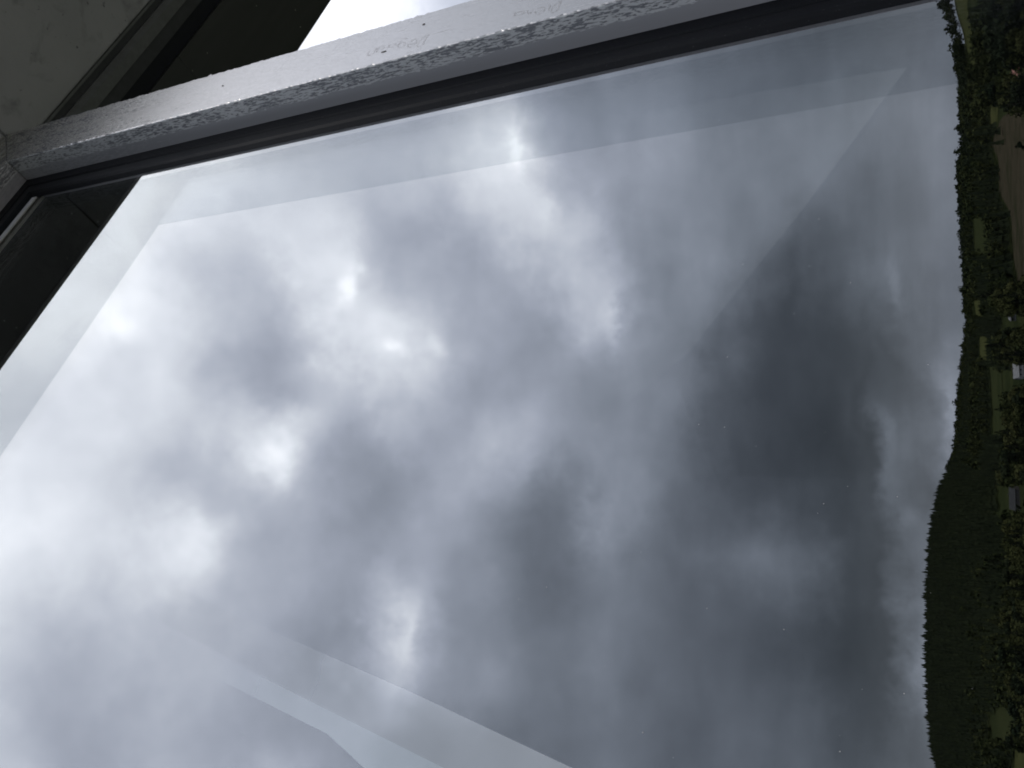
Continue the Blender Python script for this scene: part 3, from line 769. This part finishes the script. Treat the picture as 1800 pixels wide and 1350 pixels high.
def make_tree(kd, x, y, z, h, v):
    nm, lab, grp = LAB[kd]; cm, tm = KIND[kd][v]
    dd, where = min((math.hypot(x-p[0], y-p[1]), w_) for p, w_ in PLACES)
    size = 'tall' if h > 17.2 else ('low' if h < 13 else 'middling')
    lab = lab.replace('standing in the valley below the tower', 'growing '+(where if dd < 85 else 'in the open valley below the tower'))
    lab = size+' '+lab
    o = bpy.data.objects.new(nm, None); C.objects.link(o)
    o.location = (x, y, z); o.rotation_euler = (0, 0, random.uniform(0, 6.28)); o.scale = (h*random.uniform(.9, 1.15), h*random.uniform(.9, 1.15), h)
    tag(o, lab, 'tree', grp)
    link('crown', cm, o); link('trunk', tm, o)

# candidate stands: jittered grids, thinner nearby, close-set along the crest
def wood_noise(x, y):
    return np.sin(x/61+1.3*np.sin(y/83))+np.sin(y/47+1.7*np.sin(x/109+.5))+.6*np.sin((x+y)/29)
cand = []
for r0_, r1_, sp in ((470, 1000, 8.0), (1000, 1450, 8.5), (1450, 2400, 11.0)):
    n_r = int((r1_-r0_)/sp)
    for i in range(n_r):
        r = r0_+i*sp; k = int(math.radians(56)*r/sp)
        az = np.radians(-28)+np.arange(k)*sp/r
        cand.append(np.stack([r+rng.uniform(-.5, .5, k)*sp, az+rng.uniform(-.5, .5, k)*sp/r], 1))
for off, sp in ((-40, 5.0), (-18, 4.2), (-6, 3.6), (5, 4.2), (25, 6)):  # the crest itself
    az = np.radians(-28); lst = []
    while az < math.radians(28):
        rc = float(crest_r(az)); lst.append((rc+off+rng.uniform(-6, 6), az)); az += sp*(1 if rc < 1800 else 1.7)*rng.uniform(.6, 1.4)/rc
    cand.append(np.array(lst))
n_reg = sum(len(c) for c in cand[:-5])
cand = np.concatenate(cand)
tx, ty = cand[:, 0]*np.sin(cand[:, 1]), cand[:, 0]*np.cos(cand[:, 1])
tz = ground_h(tx, ty)
is_crest = np.arange(len(cand)) >= n_reg
wn = wood_noise(tx, ty)
hh = rng.normal(15.5, 2.6, len(cand)).clip(8, 22)
left = np.degrees(cand[:, 1]) < -6
hh = np.where(left & is_crest, (rng.normal(16, 2.3, len(cand))+1.2*np.sin(cand[:, 1]*640)+1.0*np.sin(cand[:, 1]*1130+.7)).clip(8, 23), hh)
hh = np.where(is_crest & ~left, rng.normal(16, 3.2, len(cand)).clip(8, 23), hh)
lf = np.sin(cand[:, 1]*310+1)+np.sin(cand[:, 1]*530+2.2)+.7*np.sin(cand[:, 1]*870)
hh = np.where(is_crest & ~left, hh+2.4*lf, hh).clip(6, 27)
P_ = np.stack([tx, ty, tz-EYE], 1); cxa, cya, fa = np.array(cX), np.array(cY), np.array(fwd)
def px_of(Q): w = Q@fa; return 900+F_PX*(Q@cxa)/w, 675-F_PX*(Q@cya)/w
bx_, by_ = px_of(P_); Pt = P_.copy(); Pt[:, 2] += hh; ux, uy = px_of(Pt)
keep = np.ones(len(cand), bool); spare = rng.random(len(cand))
for (nm, poly, mt) in FIELDS:
    for t in (0, .25, .5, .75, 1.0):
        q = in_poly(bx_+(ux-bx_)*t, by_+(uy-by_)*t, poly)
        if t < .8: keep &= ~(q & (~is_crest & (spare > (.012 if nm == 'bare_field' else .0))))
open_ = (wn < -1.0) & ~is_crest & ~left
keep &= ~open_
on = (uy > -60) & (uy < 1410) & (ux < 1860)
keep &= on
idx = np.where(keep)[0]
# kind of each tree by stand
kn = np.sin(tx/140+2)+np.sin(ty/120)+rng.normal(0, .6, len(cand))
kind = np.where(kn > .35, 0, np.where(kn < -.9, 2, 1)); kind = np.where(left & (cand[:, 0] > 1050), 0, kind)
# biggest 290 in the picture as trees of their own
vis = idx[(ux[idx] < 1796)]
order = vis[np.argsort(cand[vis, 0]/hh[vis])]
own = order[:290]
names = ('spruce', 'broad', 'pine')
for i in own:
    kd = names[kind[i]]
    make_tree(kd, float(tx[i]), float(ty[i]), float(tz[i])-.2, float(hh[i])*{'spruce': 1.12, 'broad': .95, 'pine': 1.08}[kd], int(i) % 3)
rest = np.setdiff1d(idx, own)
def far_tree(kind_, seed):
    g = np.random.default_rng(seed); V = []
    if kind_ == 0:
        for (z0, z1, r) in ((.10, .55, .20), (.36, .78, .145), (.62, 1.0, .085)):
            K = 6; a0 = g.random()*6; rr_ = r*(.7+.6*g.random(K))
            for k in range(K):
                a, b = a0+6.283*k/K, a0+6.283*(k+1)/K
                V += [[rr_[k]*math.cos(a), rr_[k]*math.sin(a), z0+.05*g.random()], [rr_[(k+1) % K]*math.cos(b), rr_[(k+1) % K]*math.sin(b), z0+.05*g.random()], [0, 0, z1]]
        return np.array(V)
    return tri_cloud('broad' if kind_ == 1 else 'pine', 36, seed).reshape(-1, 3, 3)
def far_blob(kind_, seed):
    T = far_tree(kind_, seed)
    if kind_ != 0:
        c = T.mean(axis=1, keepdims=True); T = (c+(T-c)*2.1).reshape(-1, 3)
    return T
protos = [[far_blob(k, 50+10*k+v) for v in range(5)] for k in range(3)]
for k, nm, mt in ((0, 'spruce_forest', M_SPRUCE), (1, 'broadleaf_forest', M_BROAD), (2, 'pine_forest', M_PINE)):
    out = []
    sel = rest[kind[rest] == k]
    for v in range(5):
        s_ = sel[sel % 5 == v]
        if not len(s_): continue
        T = protos[k][v]; a = rng.uniform(0, 6.283, len(s_)); ca, sa = np.cos(a), np.sin(a)
        wsc = hh[s_]*rng.uniform(.85, 1.2, len(s_))
        Xx = (T[None, :, 0]*ca[:, None]-T[None, :, 1]*sa[:, None])*wsc[:, None]+tx[s_][:, None]
        Yy = (T[None, :, 0]*sa[:, None]+T[None, :, 1]*ca[:, None])*wsc[:, None]+ty[s_][:, None]
        Zz = T[None, :, 2]*hh[s_][:, None]+tz[s_][:, None]-.3
        out.append(np.stack([Xx, Yy, Zz], -1).reshape(-1, 3))
    V = np.concatenate(out).astype(np.float32); nv = len(V)
    me = bpy.data.meshes.new(nm); me.vertices.add(nv); me.vertices.foreach_set('co', V.ravel())
    me.loops.add(nv); me.loops.foreach_set('vertex_index', np.arange(nv, dtype=np.int32))
    me.polygons.add(nv//3); me.polygons.foreach_set('loop_start', np.arange(0, nv, 3, dtype=np.int32))
    me.update(calc_edges=True); me.materials.append(mt)
    tag(link(nm, me), {'spruce_forest': 'dark spruce forest covering the hill and valley', 'broadleaf_forest': 'broadleaf woodland filling the valley', 'pine_forest': 'pine woodland along the far ridge'}[nm], 'forest', kind='stuff')
    print(nm, nv//3)

# ------------------------------------------------------------------ farm buildings in the valley
M_WALLW = plain('white_render', (.20, .20, .21), (.30, .30, .31), .8, .4)
M_ROOFG = plain('grey_sheet_roof', (.016, .017, .018), (.028, .030, .031), 1.0, .3)
M_ROOFP = plain('pale_sheet_roof', (.12, .123, .13), (.20, .205, .21), .95, .4)
M_ROOFR = plain('red_tile_roof', (.22, .09, .07), (.30, .13, .10), .7, .4)
M_TIMBER = plain('grey_timber_wall', (.05, .046, .042), (.075, .07, .06), .8, .5)
M_PANE = Mat('house_window_glass', (.03, .035, .04), .15).m
def house(name, px, py, w, d_, h, rh, rot, wall, roof, label, cat='house', windows=3):
    x, y = hit(px, py); z = float(ground_h(x, y))-.2
    o = bpy.data.objects.new(name, None); C.objects.link(o); o.location = (x, y, z); o.rotation_euler = (0, 0, rot)
    tag(o, label, cat)
    a, b = w/2, d_/2
    link('wall', mesh('wall', [(-a,-b,0),(a,-b,0),(a,b,0),(-a,b,0),(-a,-b,h),(a,-b,h),(a,b,h),(-a,b,h),(-a,0,h+rh),(a,0,h+rh)],
        [(0,3,2,1),(0,1,5,4),(1,2,6,9,5),(2,3,7,6),(3,0,4,8,7),(4,5,9,8),(6,7,8,9)], wall), o)
    e = .5; rf = []
    t = .22
    for sgn in (-1, 1):
        yy = sgn*(b+e); zz_ = h-e*rh/b
        base = [(-a-e, yy, zz_+.06), (a+e, yy, zz_+.06), (a+e, 0, h+rh+.06), (-a-e, 0, h+rh+.06)]
        vs = base+[(p[0], p[1], p[2]+t) for p in base]
        link('roof', mesh('roof', vs, [(0,1,2,3),(7,6,5,4),(0,4,5,1),(1,5,6,2),(2,6,7,3),(3,7,4,0)], roof), o)
    link('chimney', mesh('chimney', *box_geo((a*.3, -.4, h+rh*.5), (a*.3+.8, .4, h+rh+1.1)), M_TIMBER), o)
    for k in range(windows):
        wx = -a+(k+.5)*w/windows
        wn_ = link('window', mesh('window', *box_geo((wx-.6, -b-.06, h*.4), (wx+.6, -b+.02, h*.85)), M_WALLW), o)
        link('pane', mesh('pane', *box_geo((wx-.48, -b-.09, h*.44), (wx+.48, -b-.03, h*.81)), M_PANE), wn_)
    link('door', mesh('door', *box_geo((a-1.6, -b-.08, 0), (a-.5, -b+.02, min(2.1, h*.8))), M_TIMBER), o)
    return o
house('farmhouse', 1799, 652, 10, 7, 3.2, 3.0, .25, M_WALLW, M_ROOFP, 'white farmhouse with a pale sheet roof among the trees')
house('barn', 1792, 876, 17, 9, 3.4, 3.6, -.15, M_TIMBER, M_ROOFG, 'wide grey barn with a dull sheet roof in a clearing', 'barn', 4)
house('cottage', 1800, 128, 12, 8, 3.0, 3.2, .5, M_TIMBER, M_ROOFR, 'small cottage with a red tiled roof beside the bare field')
house('cabin', 1717, 1217, 7, 5, 2.6, 2.0, .1, M_WALLW, M_ROOFP, 'tiny pale cabin under the wooded hill', 'cabin', 2)
house('cabin', 1719, 1260, 6, 5, 2.6, 2.0, .3, M_WALLW, M_ROOFG, 'tiny pale cabin with a grey roof under the wooded hill', 'cabin', 2)
# pale round silo with a domed cap
x, y = hit(1786, 558); z = float(ground_h(x, y))-.2
sil = bpy.data.objects.new('silo', None); C.objects.link(sil); sil.location = (x, y, z); tag(sil, 'squat pale round silo with a domed cap in the valley', 'silo')
def lathe(pr, K=20):
    vs, fs = [], []
    for i, (r, h) in enumerate(pr):
        vs += [(r*math.cos(6.28319*k/K), r*math.sin(6.28319*k/K), h) for k in range(K)]
        if i: fs += [((i-1)*K+k, (i-1)*K+(k+1) % K, i*K+(k+1) % K, i*K+k) for k in range(K)]
    return vs, fs
link('drum', mesh('drum', *lathe([(2.5, 0), (2.5, 3.2), (2.6, 3.2), (2.6, 3.4)]), M_ROOFP, True), sil)
link('dome', mesh('dome', *lathe([(2.58, 3.38), (2.3, 4.1), (1.6, 4.7), (.8, 5.0), (.02, 5.1)]), M_ROOFP, True), sil)
